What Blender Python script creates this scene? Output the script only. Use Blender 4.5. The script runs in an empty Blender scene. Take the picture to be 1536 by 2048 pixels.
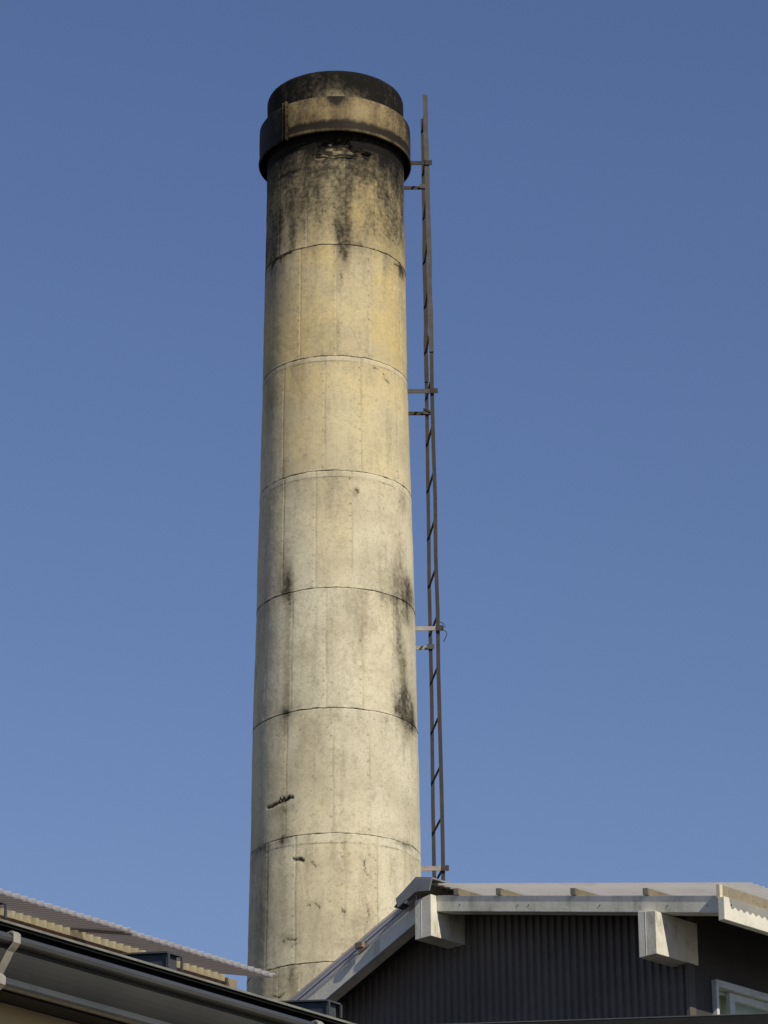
import bpy, bmesh, math, random
import numpy as np
from mathutils import Vector, Matrix, Euler

random.seed(7)
R_ = math.radians
sc = bpy.context.scene
col = sc.collection

# ------------------------------------------------------------------ camera
FPX, PITCH, ROLL = 6980.0, R_(22.5), R_(-0.33)          # focal length in photo pixels (1536 x 2048)
CAM = np.array([0, 0, 1.6])
cF = np.array([0, math.cos(PITCH), math.sin(PITCH)])
_R0 = np.array([1.0, 0, 0]); _U0 = np.array([0, -math.sin(PITCH), math.cos(PITCH)])
cR = _R0 * math.cos(ROLL) + _U0 * math.sin(ROLL)
cU = _U0 * math.cos(ROLL) - _R0 * math.sin(ROLL)
cd = bpy.data.cameras.new('camera'); co = bpy.data.objects.new('camera', cd); col.objects.link(co)
cd.sensor_fit = 'VERTICAL'; cd.sensor_height = 36.0; cd.lens = 36.0 * FPX / 2048.0
cd.clip_start = 0.1; cd.clip_end = 5000
co.matrix_world = Matrix(((cR[0], cU[0], -cF[0], CAM[0]), (cR[1], cU[1], -cF[1], CAM[1]), (cR[2], cU[2], -cF[2], CAM[2]), (0, 0, 0, 1)))
sc.camera = co

# ------------------------------------------------------------------ sky and sun
SUN_EL, SUN_AZ = R_(35.0), R_(34.0)                      # azimuth: to the right of straight behind the camera
S = Vector((math.sin(SUN_AZ) * math.cos(SUN_EL), -math.cos(SUN_AZ) * math.cos(SUN_EL), math.sin(SUN_EL)))
wd = bpy.data.worlds.new('World'); sc.world = wd; wd.use_nodes = True
nt = wd.node_tree; nt.nodes.clear()
sky = nt.nodes.new('ShaderNodeTexSky'); sky.sky_type = 'NISHITA'; sky.sun_disc = False
sky.sun_elevation = SUN_EL; sky.sun_rotation = math.atan2(S.x, S.y)
sky.altitude = 0; sky.air_density = 1.6; sky.dust_density = 0.0; sky.ozone_density = 6.0
bg = nt.nodes.new('ShaderNodeBackground'); bg.inputs['Strength'].default_value = 0.0745
wo = nt.nodes.new('ShaderNodeOutputWorld')
tn = nt.nodes.new('ShaderNodeMix'); tn.data_type = 'RGBA'; tn.blend_type = 'MULTIPLY'; tn.inputs[0].default_value = 1.0; tn.inputs[7].default_value = (1.02, 0.915, 1.11, 1)
nt.links.new(sky.outputs[0], tn.inputs[6]); nt.links.new(tn.outputs[2], bg.inputs[0]); nt.links.new(bg.outputs[0], wo.inputs[0])
sl = bpy.data.lights.new('sun', 'SUN'); sl.energy = 4.3; sl.angle = R_(0.5); sl.color = (1.0, 0.91, 0.745)
so = bpy.data.objects.new('sun', sl); col.objects.link(so)
so.rotation_euler = S.to_track_quat('Z', 'Y').to_euler(); so.location = (0, 0, 30)
vs = sc.view_settings
vs.view_transform = 'Standard'; vs.look = 'None'; vs.exposure = 0.0; vs.gamma = 1.0; vs.use_curve_mapping = False

# ------------------------------------------------------------------ measuring: photo pixel -> direction -> point on a known surface
def ray(x, y): return cF + cR * (x - 768) / FPX - cU * (y - 1024) / FPX
def atD(x, y, D):
    r = ray(x, y); return CAM + r * D / r[1]
def plane_hit(x, y, P, n):
    r = ray(x, y); return CAM + r * np.dot(P - CAM, n) / np.dot(r, n)
class Frame:
    """A building's own axes: u to the right/front, v along the ridge (away), z up."""
    def __init__(s, alpha, P):
        al = R_(alpha); s.al = al
        s.a = np.array([math.sin(al), math.cos(al), 0]); s.w = np.array([math.cos(al), -math.sin(al), 0])
        s.O = np.array([P[0], P[1], 0.0])
    def loc(s, q): q = q - s.O; return (float(q @ s.w), float(q @ s.a), float(q[2]))
    def onv(s, x, y, v): return s.loc(plane_hit(x, y, s.O + s.a * v, s.a))
    def onu(s, x, y, u): return s.loc(plane_hit(x, y, s.O + s.w * u, s.w))

# ------------------------------------------------------------------ materials
def newmat(name):
    m = bpy.data.materials.new(name); m.use_nodes = True
    n = m.node_tree; b = n.nodes['Principled BSDF']
    return m, n, b
def N(n, t, **kw):
    x = n.nodes.new(t)
    for k, v in kw.items():
        if k == 'op': x.operation = v
        elif k == 'blend': x.blend_type = v
        else: x.inputs[k].default_value = v
    return x
def coords(n, scale=(1, 1, 1)):
    tc = n.nodes.new('ShaderNodeTexCoord'); mp = n.nodes.new('ShaderNodeMapping')
    mp.inputs['Scale'].default_value = scale
    n.links.new(tc.outputs['Object'], mp.inputs['Vector']); return mp.outputs[0]
def noise(n, vec, scale, detail=6, rough=0.6):
    x = N(n, 'ShaderNodeTexNoise', Scale=scale, Detail=detail, Roughness=rough); n.links.new(vec, x.inputs['Vector'])
    return x.outputs['Fac']
def mrange(n, v, a, b, c=0.0, d=1.0, smooth=True):
    x = n.nodes.new('ShaderNodeMapRange'); x.interpolation_type = 'SMOOTHSTEP' if smooth else 'LINEAR'
    for i, k in zip((1, 2, 3, 4), (a, b, c, d)): x.inputs[i].default_value = k
    n.links.new(v, x.inputs[0]); return x.outputs[0]
def math_(n, op, a, b=None):
    x = n.nodes.new('ShaderNodeMath'); x.operation = op
    for i, v in enumerate((a, b)):
        if v is None: continue
        if isinstance(v, (int, float)): x.inputs[i].default_value = v
        else: n.links.new(v, x.inputs[i])
    return x.outputs[0]
def mixc(n, f, a, b, blend='MIX'):
    x = n.nodes.new('ShaderNodeMix'); x.data_type = 'RGBA'; x.blend_type = blend
    for k, v in (('Factor', f),):
        if isinstance(v, (int, float)): x.inputs[0].default_value = v
        else: n.links.new(v, x.inputs[0])
    for i, v in ((6, a), (7, b)):
        if isinstance(v, tuple): x.inputs[i].default_value = (*v, 1)
        else: n.links.new(v, x.inputs[i])
    return x.outputs[2]
def bump(n, b, h, strength=0.4, dist=0.004):
    x = n.nodes.new('ShaderNodeBump'); x.inputs['Strength'].default_value = strength; x.inputs['Distance'].default_value = dist
    n.links.new(h, x.inputs['Height']); n.links.new(x.outputs[0], b.inputs['Normal'])

def weathered(name, c1, c2, dirt, rough=0.6, scale=6, streak=(1, 1, 0.15), dirt_amt=0.6, metal=0.0, bumpd=0.002, fine=60, spec=0.4, lo=0.52, hi=0.75):
    """two-tone colour with streaky dirt and fine relief"""
    m, n, b = newmat(name)
    v = coords(n); vs_ = coords(n, streak)
    base = mixc(n, mrange(n, noise(n, v, scale), 0.35, 0.65), c1, c2)
    d = mrange(n, noise(n, vs_, scale * 2.3, 8, 0.65), lo, hi, 0, dirt_amt)
    c = mixc(n, d, base, dirt)
    f = noise(n, v, fine, 4, 0.6)
    c = mixc(n, mrange(n, f, 0.3, 0.7, 0.0, 0.25), c, tuple(k * 0.75 for k in c1))
    n.links.new(c, b.inputs['Base Color']); b.inputs['Metallic'].default_value = metal
    n.links.new(mrange(n, f, 0.2, 0.8, rough - 0.1, rough + 0.12), b.inputs['Roughness'])
    b.inputs['Specular IOR Level'].default_value = spec
    bump(n, b, f, 0.5, bumpd)
    return m

def concrete_mat():
    m, n, b = newmat('board_marked_concrete')
    at = n.nodes.new('ShaderNodeAttribute'); at.attribute_name = 'wear'
    sp = n.nodes.new('ShaderNodeSeparateColor'); n.links.new(at.outputs['Color'], sp.inputs[0])
    soot, tint, mark, pale = sp.outputs[0], sp.outputs[1], sp.outputs[2], at.outputs['Alpha']
    v = coords(n); vv = coords(n, (1, 1, 0.16))
    big = noise(n, v, 2.2, 4, 0.55); med = noise(n, vv, 9, 7, 0.65); fine = noise(n, v, 70, 5, 0.65); spk = noise(n, v, 28, 6, 0.7)
    c = mixc(n, tint, (0.62, 0.58, 0.435), (0.56, 0.44, 0.20))
    c = mixc(n, mrange(n, big, 0.38, 0.68, 0, 0.6), c, (0.42, 0.375, 0.26))
    blot = noise(n, v, 6.5, 8, 0.72)
    c = mixc(n, mrange(n, blot, 0.5, 0.74, 0, 0.42), c, (0.34, 0.29, 0.185))
    c = mixc(n, mrange(n, med, 0.49, 0.78, 0, 0.40), c, (0.30, 0.26, 0.17))
    c = mixc(n, pale, c, (0.66, 0.62, 0.48))
    c = mixc(n, mrange(n, fine, 0.42, 0.75, 0, 0.38), c, (0.26, 0.22, 0.15))
    c = mixc(n, mrange(n, spk, 0.62, 0.72, 0, 0.40), c, (0.22, 0.19, 0.13))
    # soot: its outline breaks up with the grain
    k = math_(n, 'ADD', soot, math_(n, 'MULTIPLY', math_(n, 'SUBTRACT', spk, 0.5), 0.9))
    k = math_(n, 'ADD', k, math_(n, 'MULTIPLY', math_(n, 'SUBTRACT', med, 0.5), 0.45))
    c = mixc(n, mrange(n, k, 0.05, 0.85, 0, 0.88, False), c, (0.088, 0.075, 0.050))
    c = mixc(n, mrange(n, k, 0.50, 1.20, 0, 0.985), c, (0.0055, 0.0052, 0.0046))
    c = mixc(n, mark, c, (0.035, 0.028, 0.018))
    n.links.new(c, b.inputs['Base Color'])
    b.inputs['Roughness'].default_value = 0.88; b.inputs['Specular IOR Level'].default_value = 0.14
    h = math_(n, 'ADD', math_(n, 'MULTIPLY', fine, 0.5), spk)
    bump(n, b, h, 0.45, 0.004)
    return m
def soot_steel():
    m, n, b = newmat('sooty_band_steel')
    v = coords(n); vv = coords(n, (1, 1, 0.5))
    at = n.nodes.new('ShaderNodeAttribute'); at.attribute_name = 'wear'
    sp = n.nodes.new('ShaderNodeSeparateColor'); n.links.new(at.outputs['Color'], sp.inputs[0])
    big = noise(n, vv, 5, 5, 0.6); fine = noise(n, v, 45, 6, 0.7)
    c = mixc(n, mrange(n, big, 0.35, 0.68), (0.28, 0.215, 0.112), (0.17, 0.128, 0.066))
    c = mixc(n, mrange(n, fine, 0.5, 0.8, 0, 0.5), c, (0.10, 0.07, 0.035))
    k = math_(n, 'ADD', sp.outputs[0], math_(n, 'MULTIPLY', math_(n, 'SUBTRACT', big, 0.5), 1.3))
    k = math_(n, 'ADD', k, math_(n, 'MULTIPLY', math_(n, 'SUBTRACT', fine, 0.5), 0.7))
    c = mixc(n, mrange(n, k, 0.05, 0.85, 0, 0.97), c, (0.013, 0.0105, 0.007))
    n.links.new(c, b.inputs['Base Color']); b.inputs['Roughness'].default_value = 0.62
    b.inputs['Specular IOR Level'].default_value = 0.10
    bump(n, b, fine, 0.4, 0.002); return m
def polycarb(name, colr, trans=0.5, clear=0.3, vall_shade=0.75, dirt=(0.2, 0.18, 0.15)):
    m, n, b = newmat(name)
    v = coords(n)
    f = noise(n, v, 7, 6, 0.65); g = noise(n, v, 50, 4, 0.6)
    c = mixc(n, mrange(n, f, 0.5, 0.8, 0, 0.35), colr, dirt)
    c = mixc(n, mrange(n, g, 0.5, 0.8, 0, 0.2), c, dirt)
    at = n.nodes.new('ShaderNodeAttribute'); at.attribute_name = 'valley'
    c = mixc(n, mrange(n, at.outputs['Fac'], 0.5, 0.92, 0, vall_shade), c, dirt)  # darker valleys: gathered dirt plus rib shading painted into the colour
    n.links.new(c, b.inputs['Base Color']); b.inputs['Roughness'].default_value = 0.35
    tr = n.nodes.new('ShaderNodeBsdfTranslucent'); n.links.new(c, tr.inputs['Color'])
    tp = n.nodes.new('ShaderNodeBsdfTransparent'); n.links.new(mixc(n, 0.5, c, (0.95, 0.93, 0.88)), tp.inputs['Color'])
    mx = n.nodes.new('ShaderNodeMixShader'); mx.inputs[0].default_value = trans
    m2 = n.nodes.new('ShaderNodeMixShader'); m2.inputs[0].default_value = clear
    out = n.nodes['Material Output']
    n.links.new(b.outputs[0], mx.inputs[1]); n.links.new(tr.outputs[0], mx.inputs[2])
    n.links.new(mx.outputs[0], m2.inputs[1]); n.links.new(tp.outputs[0], m2.inputs[2]); n.links.new(m2.outputs[0], out.inputs['Surface'])
    return m
def glass_mat():
    m, n, b = newmat('window_glass')
    gl = n.nodes.new('ShaderNodeBsdfGlossy'); gl.inputs['Roughness'].default_value = 0.03
    tp = n.nodes.new('ShaderNodeBsdfTransparent'); tp.inputs['Color'].default_value = (0.86, 0.9, 0.86, 1)
    mx = n.nodes.new('ShaderNodeMixShader'); mx.inputs[0].default_value = 0.07; n.links.new(tp.outputs[0], mx.inputs[1]); n.links.new(gl.outputs[0], mx.inputs[2])
    n.links.new(mx.outputs[0], n.nodes['Material Output'].inputs['Surface'])
    return m

M = dict(
    concrete=concrete_mat(), band=soot_steel(), glass=glass_mat(),
    rust=weathered('rusted_ladder_steel', (0.032, 0.027, 0.023), (0.046, 0.036, 0.029), (0.016, 0.013, 0.011), 0.75, 7, (1, 1, 0.3), 0.7, 0.1, 0.002, 90),
    rustpipe=weathered('weathered_grey_steel', (0.068, 0.066, 0.066), (0.05, 0.043, 0.038), (0.03, 0.022, 0.018), 0.6, 10, (1, 1, 0.2), 0.8, 0.2, 0.001, 80),
    galv=weathered('galvanised_bracket_steel', (0.33, 0.30, 0.27), (0.22, 0.19, 0.16), (0.08, 0.05, 0.035), 0.55, 18, (1, 1, 1), 0.7, 0.2, 0.001, 90),
    white=weathered('weathered_white_paint', (0.70, 0.68, 0.58), (0.58, 0.565, 0.48), (0.27, 0.245, 0.17), 0.5, 5, (1, 1, 0.45), 0.85, 0.0, 0.0025, 60, 0.4, 0.47, 0.74),
    siding=weathered('dark_ribbed_siding', (0.072, 0.063, 0.055), (0.104, 0.092, 0.081), (0.06, 0.052, 0.046), 0.55, 2.2, (1, 1, 0.15), 0.6, 0.0, 0.0005, 70),
    plainwall=weathered('dark_flat_siding', (0.038, 0.036, 0.037), (0.048, 0.045, 0.045), (0.02, 0.018, 0.018), 0.6, 3, (1, 1, 0.3), 0.6, 0.0, 0.0005, 70),
    ridge=weathered('blue_grey_ridge_steel', (0.27, 0.265, 0.275), (0.22, 0.22, 0.23), (0.10, 0.095, 0.09), 0.5, 6, (1, 1, 0.4), 0.7, 0.2, 0.001, 60),
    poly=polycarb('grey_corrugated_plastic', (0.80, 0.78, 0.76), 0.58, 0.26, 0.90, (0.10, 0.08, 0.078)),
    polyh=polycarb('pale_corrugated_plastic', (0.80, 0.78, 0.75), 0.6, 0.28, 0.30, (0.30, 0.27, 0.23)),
    verge=weathered('pale_verge_steel', (0.47, 0.45, 0.47), (0.40, 0.385, 0.40), (0.25, 0.22, 0.20), 0.45, 7, (1, 1, 1), 0.6, 0.1, 0.0006, 60),
    black=weathered('black_painted_steel', (0.012, 0.012, 0.013), (0.016, 0.016, 0.017), (0.009, 0.009, 0.009), 0.7, 7, (1, 1, 1), 0.6, 0, 0.0004, 60, 0.08),
    cream=weathered('yellowed_closure_strip', (0.86, 0.79, 0.54), (0.80, 0.72, 0.46), (0.48, 0.36, 0.17), 0.6, 18, (1, 1, 1), 0.8, 0, 0.001, 90),
    creamold=weathered('soiled_closure_strip', (0.60, 0.535, 0.40), (0.52, 0.46, 0.34), (0.24, 0.17, 0.09), 0.7, 16, (1, 1, 1), 0.85, 0, 0.001, 90),
    wood=weathered('grey_weathered_timber', (0.24, 0.185, 0.12), (0.17, 0.13, 0.085), (0.06, 0.045, 0.03), 0.8, 9, (1, 1, 1), 0.7, 0, 0.002, 60),
    palewood=weathered('pale_batten_timber', (0.46, 0.39, 0.27), (0.36, 0.30, 0.20), (0.14, 0.09, 0.05), 0.8, 14, (1, 1, 1), 0.8, 0, 0.002, 60),
    brown=weathered('red_brown_timber', (0.10, 0.05, 0.032), (0.075, 0.038, 0.026), (0.03, 0.02, 0.014), 0.75, 12, (1, 1, 1), 0.7, 0, 0.001, 60),
    gutter=weathered('charcoal_gutter_plastic', (0.050, 0.053, 0.053), (0.062, 0.064, 0.063), (0.034, 0.034, 0.032), 0.33, 5, (1, 1, 1), 0.5, 0, 0.0004, 40, 0.5),
    blackmetal=weathered('dark_roof_steel', (0.030, 0.032, 0.034), (0.042, 0.045, 0.048), (0.018, 0.018, 0.018), 0.45, 6, (1, 1, 1), 0.6, 0.1, 0.0008, 50),
    battensteel=weathered('slate_grey_seam_steel', (0.058, 0.064, 0.070), (0.045, 0.05, 0.055), (0.025, 0.025, 0.024), 0.45, 8, (1, 1, 1), 0.6, 0.1, 0.0008, 50),
    dripedge=weathered('grey_green_drip_edge', (0.22, 0.225, 0.19), (0.15, 0.155, 0.13), (0.06, 0.05, 0.035), 0.5, 14, (1, 1, 1), 0.8, 0.1, 0.0005, 60),
    strap=weathered('cream_hanger_steel', (0.40, 0.385, 0.33), (0.30, 0.285, 0.24), (0.12, 0.10, 0.07), 0.45, 16, (1, 1, 1), 0.7, 0.15, 0.0006, 60),
    beige=weathered('beige_render', (0.50, 0.41, 0.25), (0.46, 0.375, 0.225), (0.34, 0.28, 0.165), 0.85, 3, (1, 1, 0.3), 0.4, 0, 0.002, 90),
    alu=weathered('white_window_aluminium', (0.62, 0.64, 0.64), (0.52, 0.54, 0.54), (0.30, 0.27, 0.21), 0.4, 10, (1, 1, 1), 0.6, 0.1, 0.0004, 60),
    curtain=weathered('cream_blind_cloth', (0.84, 0.82, 0.60), (0.80, 0.77, 0.55), (0.66, 0.62, 0.44), 0.85, 5, (1, 1, 0.2), 0.4, 0, 0.001, 60),
    ground=weathered('pale_concrete_paving', (0.17, 0.157, 0.135), (0.145, 0.133, 0.115), (0.10, 0.09, 0.075), 0.9, 0.8, (1, 1, 1), 0.6, 0, 0.004, 40),
)

# ------------------------------------------------------------------ mesh helpers
class MB:
    def __init__(s): s.v = []; s.f = []
    def add(s, vs_, fs): o = len(s.v); s.v += [tuple(map(float, p)) for p in vs_]; s.f += [tuple(o + i for i in q) for q in fs]; return s
    def hexa(s, p):      # 8 points: bottom ring of 4, then top ring of 4
        return s.add(p, [(3, 2, 1, 0), (4, 5, 6, 7), (0, 1, 5, 4), (1, 2, 6, 5), (2, 3, 7, 6), (3, 0, 4, 7)])
    def box(s, x0, x1, y0, y1, z0, z1):
        return s.hexa([(x0, y0, z0), (x1, y0, z0), (x1, y1, z0), (x0, y1, z0), (x0, y0, z1), (x1, y0, z1), (x1, y1, z1), (x0, y1, z1)])
    def prism(s, poly, y0, y1):     # polygon in (x, z), extruded along y
        k = len(poly)
        vs_ = [(x, y0, z) for x, z in poly] + [(x, y1, z) for x, z in poly]
        return s.add(vs_, [tuple(range(k)), tuple(range(2 * k - 1, k - 1, -1))] + [(i, i + k, (i + 1) % k + k, (i + 1) % k) for i in range(k)])
    def tube(s, pts, r, seg=8):
        pts = [Vector(p) for p in pts]; rings = []
        for i, p in enumerate(pts):
            d = (pts[min(i + 1, len(pts) - 1)] - pts[max(i - 1, 0)]).normalized()
            a = d.orthogonal().normalized() if i == 0 else (pa - d * pa.dot(d)).normalized()
            pa = a; b = d.cross(a)
            rings.append([p + (a * math.cos(t) + b * math.sin(t)) * r for t in [2 * math.pi * j / seg for j in range(seg)]])
        fs = []
        for i in range(len(rings) - 1):
            for j in range(seg):
                fs.append((i * seg + j, i * seg + (j + 1) % seg, (i + 1) * seg + (j + 1) % seg, (i + 1) * seg + j))
        fs.append(tuple(range(seg - 1, -1, -1))); fs.append(tuple((len(rings) - 1) * seg + j for j in range(seg)))
        return s.add([p for q in rings for p in q], fs)
    def bar(s, p0, p1, wx, wy):     # upright bar, wx by wy in plan, from p0 up to p1
        (a, b, c), (d, e, f) = p0, p1
        return s.hexa([(a - wx / 2, b - wy / 2, c), (a + wx / 2, b - wy / 2, c), (a + wx / 2, b + wy / 2, c), (a - wx / 2, b + wy / 2, c),
                       (d - wx / 2, e - wy / 2, f), (d + wx / 2, e - wy / 2, f), (d + wx / 2, e + wy / 2, f), (d - wx / 2, e + wy / 2, f)])
    def rail(s, p0, p1, wx, wy, seed, n=14, j=.0035):
        rg = random.Random(seed); rows = []
        for i in range(n + 1):
            t = i / n; k = 0 if i in (0, n) else 1
            x, y, z = [p0[q] + (p1[q] - p0[q]) * t for q in range(3)]; x += k * rg.uniform(-j, j); y += k * rg.uniform(-j, j)
            rows += [(x - wx / 2, y - wy / 2, z), (x + wx / 2, y - wy / 2, z), (x + wx / 2, y + wy / 2, z), (x - wx / 2, y + wy / 2, z)]
        fs = [(4 * i + a, 4 * i + (a + 1) % 4, 4 * i + 4 + (a + 1) % 4, 4 * i + 4 + a) for i in range(n) for a in range(4)]
        return s.add(rows, fs + [(3, 2, 1, 0), (4 * n, 4 * n + 1, 4 * n + 2, 4 * n + 3)])
    def lathe(s, prof, seg, cx, cy, jit=None):   # closed profile (r, z)
        k = len(prof); vs_ = []
        for j in range(seg):
            t = 2 * math.pi * j / seg
            dr = jit(t) if jit else 0
            vs_ += [(cx + (r + dr) * math.sin(t), cy - (r + dr) * math.cos(t), z) for r, z in prof]
        return s.add(vs_, [(j * k + i, ((j + 1) % seg) * k + i, ((j + 1) % seg) * k + (i + 1) % k, j * k + (i + 1) % k) for j in range(seg) for i in range(k)])
    def build(s, name, mat, parent=None, smooth=False, bevel=0.0, fix=True):
        me = bpy.data.meshes.new(name); me.from_pydata(s.v, [], s.f); me.update()
        if fix:
            bm = bmesh.new(); bm.from_mesh(me); bmesh.ops.recalc_face_normals(bm, faces=bm.faces); bm.to_mesh(me); bm.free()
        if smooth: me.polygons.foreach_set('use_smooth', [True] * len(me.polygons))
        if getattr(s, 'val', None):
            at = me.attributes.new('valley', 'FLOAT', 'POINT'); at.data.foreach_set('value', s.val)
        me.materials.append(M[mat])
        o = bpy.data.objects.new(name, me); col.objects.link(o)
        if parent: o.parent = parent
        if bevel:
            b = o.modifiers.new('bevel', 'BEVEL'); b.width = bevel; b.segments = 2; b.limit_method = 'ANGLE'; b.angle_limit = R_(40)
        return o
def thing(name, label, cat, loc=(0, 0, 0), rz=0.0, group=None):
    o = bpy.data.objects.new(name, None); col.objects.link(o); o.location = loc; o.rotation_euler = (0, 0, rz)
    o.empty_display_size = 0.3; o['label'] = label; o['category'] = cat
    if group: o['group'] = group
    return o
def dup(o, parent, loc):
    c = o.copy(); col.objects.link(c); c.parent = parent; c.location = loc; return c

def sheet(mb, u_of, z_of, y0, y1, pitch, amp, thick, slope_n, along='u', nseg=8, t0=0.0, t1=1.0, steps=2, phase=0.0):
    """corrugated sheet: waves across v (y0..y1), ribs from parameter t0 to t1 along (u_of(t), z_of(t))"""
    ny = max(2, int(round((y1 - y0) / pitch * nseg)))
    ys = [y0 + (y1 - y0) * i / ny for i in range(ny + 1)]
    ts = [t0 + (t1 - t0) * i / steps for i in range(steps + 1)]
    nu, nz = slope_n
    top = []
    for t in ts:
        for y in ys:
            h = amp * math.sin(2 * math.pi * (y / pitch) + phase)
            top.append((u_of(t) + nu * (h + thick / 2), y, z_of(t) + nz * (h + thick / 2)))
    k = ny + 1; fs = []
    for i in range(steps):
        for j in range(ny):
            q = (i * k + j, i * k + j + 1, (i + 1) * k + j + 1, (i + 1) * k + j)
            fs.append(q)
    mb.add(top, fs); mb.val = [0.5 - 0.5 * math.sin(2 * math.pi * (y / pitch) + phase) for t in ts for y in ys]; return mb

# ------------------------------------------------------------------ ground
g = MB(); g.add([(-900, -900, 0), (900, -900, 0), (900, 1500, 0), (-900, 1500, 0)], [(0, 1, 2, 3)])
go = g.build('ground', 'ground'); go['kind'] = 'structure'; go['label'] = 'pale concrete ground around the buildings'

# ------------------------------------------------------------------ chimney
CX, CY = -0.392, 26.0
JZ = [8.464, 9.469, 10.477, 11.478, 12.477, 13.488, 14.493, 15.46, 16.125]
_rz = [0.0, 8.464, 9.469, 10.477, 11.478, 12.477, 13.488, 14.493, 15.0, 16.13]
_rr = [0.81, 0.676, 0.660, 0.649, 0.631, 0.612, 0.592, 0.581, 0.575, 0.574]
def RAD(z): return np.interp(z, _rz, _rr)
def onchim(x, y):
    """photo pixel -> (theta, z) on the chimney's skin; theta 0 faces the camera, + to the right"""
    r = ray(x, y); R = 0.62
    for _ in range(8):
        A = r[0] ** 2 + r[1] ** 2; d = CAM[:2] - np.array([CX, CY]); B = 2 * (r[:2] @ d); Cc = d @ d - R * R
        D = max(B * B - 4 * A * Cc, 0.0); t = (-B - math.sqrt(D)) / (2 * A); q = CAM + r * t; R = float(RAD(q[2]))
    return math.atan2(q[0] - CX, CY - q[1]), float(q[2])
def _hash(i, j, k):
    n = (i * 374761393 + j * 668265263 + k * 2147483647) & 0xFFFFFFFF
    n = ((n ^ (n >> 13)) * 1274126177) & 0xFFFFFFFF
    return ((n ^ (n >> 16)) & 0xFFFF) / 65535.0
def vnoise(x, y, z):
    xi, yi, zi = (np.floor(q).astype(np.int64) for q in (x, y, z))
    fx, fy, fz = x - xi, y - yi, z - zi
    fx, fy, fz = (q * q * (3 - 2 * q) for q in (fx, fy, fz)); r = 0
    for a in (0, 1):
        for b in (0, 1):
            for c in (0, 1):
                r = r + _hash(xi + a, yi + b, zi + c) * (fx if a else 1 - fx) * (fy if b else 1 - fy) * (fz if c else 1 - fz)
    return r
def fbm(x, y, z, o=4):
    r = 0; s = 0; a = 1.0
    for i in range(o):
        r = r + a * vnoise(x * 2 ** i + 17 * i, y * 2 ** i, z * 2 ** i); s += a; a *= 0.5
    return r / s
PX = 26 * 1.08 / FPX     # metres per photo pixel at the chimney
# stains with a shape of their own; left-edge streaks are part stain, part painted limb shade: (x, y, half width px, half height px, strength)
STAIN_AND_SHADE = [(683, 395, 14, 45, .62), (686, 450, 13, 40, .66), (690, 500, 11, 32, .55), (640, 420, 30, 40, .12), (585, 480, 8, 30, .35), (552, 400, 14, 60, .35), (548, 500, 10, 60, .35),
         (775, 400, 16, 60, .25), (795, 470, 10, 50, .22), (560, 330, 22, 30, .45), (770, 330, 40, 30, .42), (650, 300, 50, 14, .45), (720, 305, 30, 14, .4),
         (572, 1172, 11, 22, .78), (571, 1135, 9, 34, .34), (578, 1205, 7, 22, .34), (574, 1300, 6, 80, .26), (576, 1380, 6, 40, .28), (573, 1424, 13, 10, .66), (573, 1450, 5, 25, .26),
         (808, 1172, 18, 28, .60), (818, 1194, 13, 22, .75), (800, 1130, 10, 40, .34), (785, 1196, 20, 10, .4), (806, 1230, 14, 14, .50), (797, 1280, 6, 36, .56), (806, 1330, 6, 34, .5),
         (811, 1398, 15, 30, .60), (819, 1428, 13, 24, .85), (802, 1418, 10, 13, .7), (822, 1452, 10, 10, .6), (814, 1472, 6, 14, .3), (808, 1500, 3, 28, .26),
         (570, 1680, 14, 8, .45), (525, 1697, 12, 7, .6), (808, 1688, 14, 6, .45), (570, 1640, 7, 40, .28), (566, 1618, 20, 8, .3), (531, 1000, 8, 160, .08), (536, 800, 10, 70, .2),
         (566, 950, 6, 30, .35), (805, 1005, 8, 20, .35), (545, 800, 10, 16, .3), (820, 770, 6, 20, .5), (716, 490, 10, 8, .2), (548, 540, 10, 40, .3), (803, 545, 8, 14, .5),
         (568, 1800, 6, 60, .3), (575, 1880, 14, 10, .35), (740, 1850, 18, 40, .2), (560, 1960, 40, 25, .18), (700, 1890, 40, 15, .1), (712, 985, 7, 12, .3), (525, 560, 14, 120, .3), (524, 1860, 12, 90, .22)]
CRACK = [([(560, 357), (572, 350), (586, 346), (598, 339)], 2.4), ([(541, 540), (552, 520), (568, 512), (583, 505)], 2.4), ([(790, 528), (803, 537), (812, 556)], 2.6), ([(803, 420), (806, 432), (806, 445)], 1.6),
         ([(536, 1615), (546, 1611), (556, 1607), (566, 1603), (574, 1599), (584, 1595)], 6.0), ([(556, 1604), (560, 1597), (563, 1602), (566, 1596), (571, 1601), (577, 1593)], 3.6),
         ([(615, 1811), (621, 1810), (628, 1806), (637, 1811), (641, 1818)], 1.8), ([(588, 1716), (606, 1720)], 5.5), ([(624, 1722), (628, 1729), (631, 1733)], 1.8), ([(711, 978), (715, 986)], 3.0),
         ([(565, 1884), (576, 1878), (590, 1880)], 2.4), ([(728, 1722), (731, 1740), (740, 1754)], 1.6), ([(683, 1812), (691, 1826), (686, 1834)], 1.6), ([(584, 1893), (592, 1888), (600, 1884)], 1.4),
         ([(545, 1993), (556, 1997), (566, 1990)], 2.2), ([(751, 735), (757, 738), (748, 735)], 1.8), ([(766, 745), (770, 758), (780, 768)], 1.4), ([(604, 1174), (650, 1174)], 1.2), ([(672, 700), (677, 690), (676, 640)], 1.0), ([(681, 545), (684, 565), (678, 580)], 1.2),
         ([(815, 745), (816, 775)], 3.0), ([(745, 343), (760, 372), (776, 396)], 1.3), ([(730, 1855), (738, 1830), (733, 1810)], 1.2), ([(640, 1268), (650, 1270)], 1.0), ([(622, 1590), (600, 1600)], 0.5)]
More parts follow.
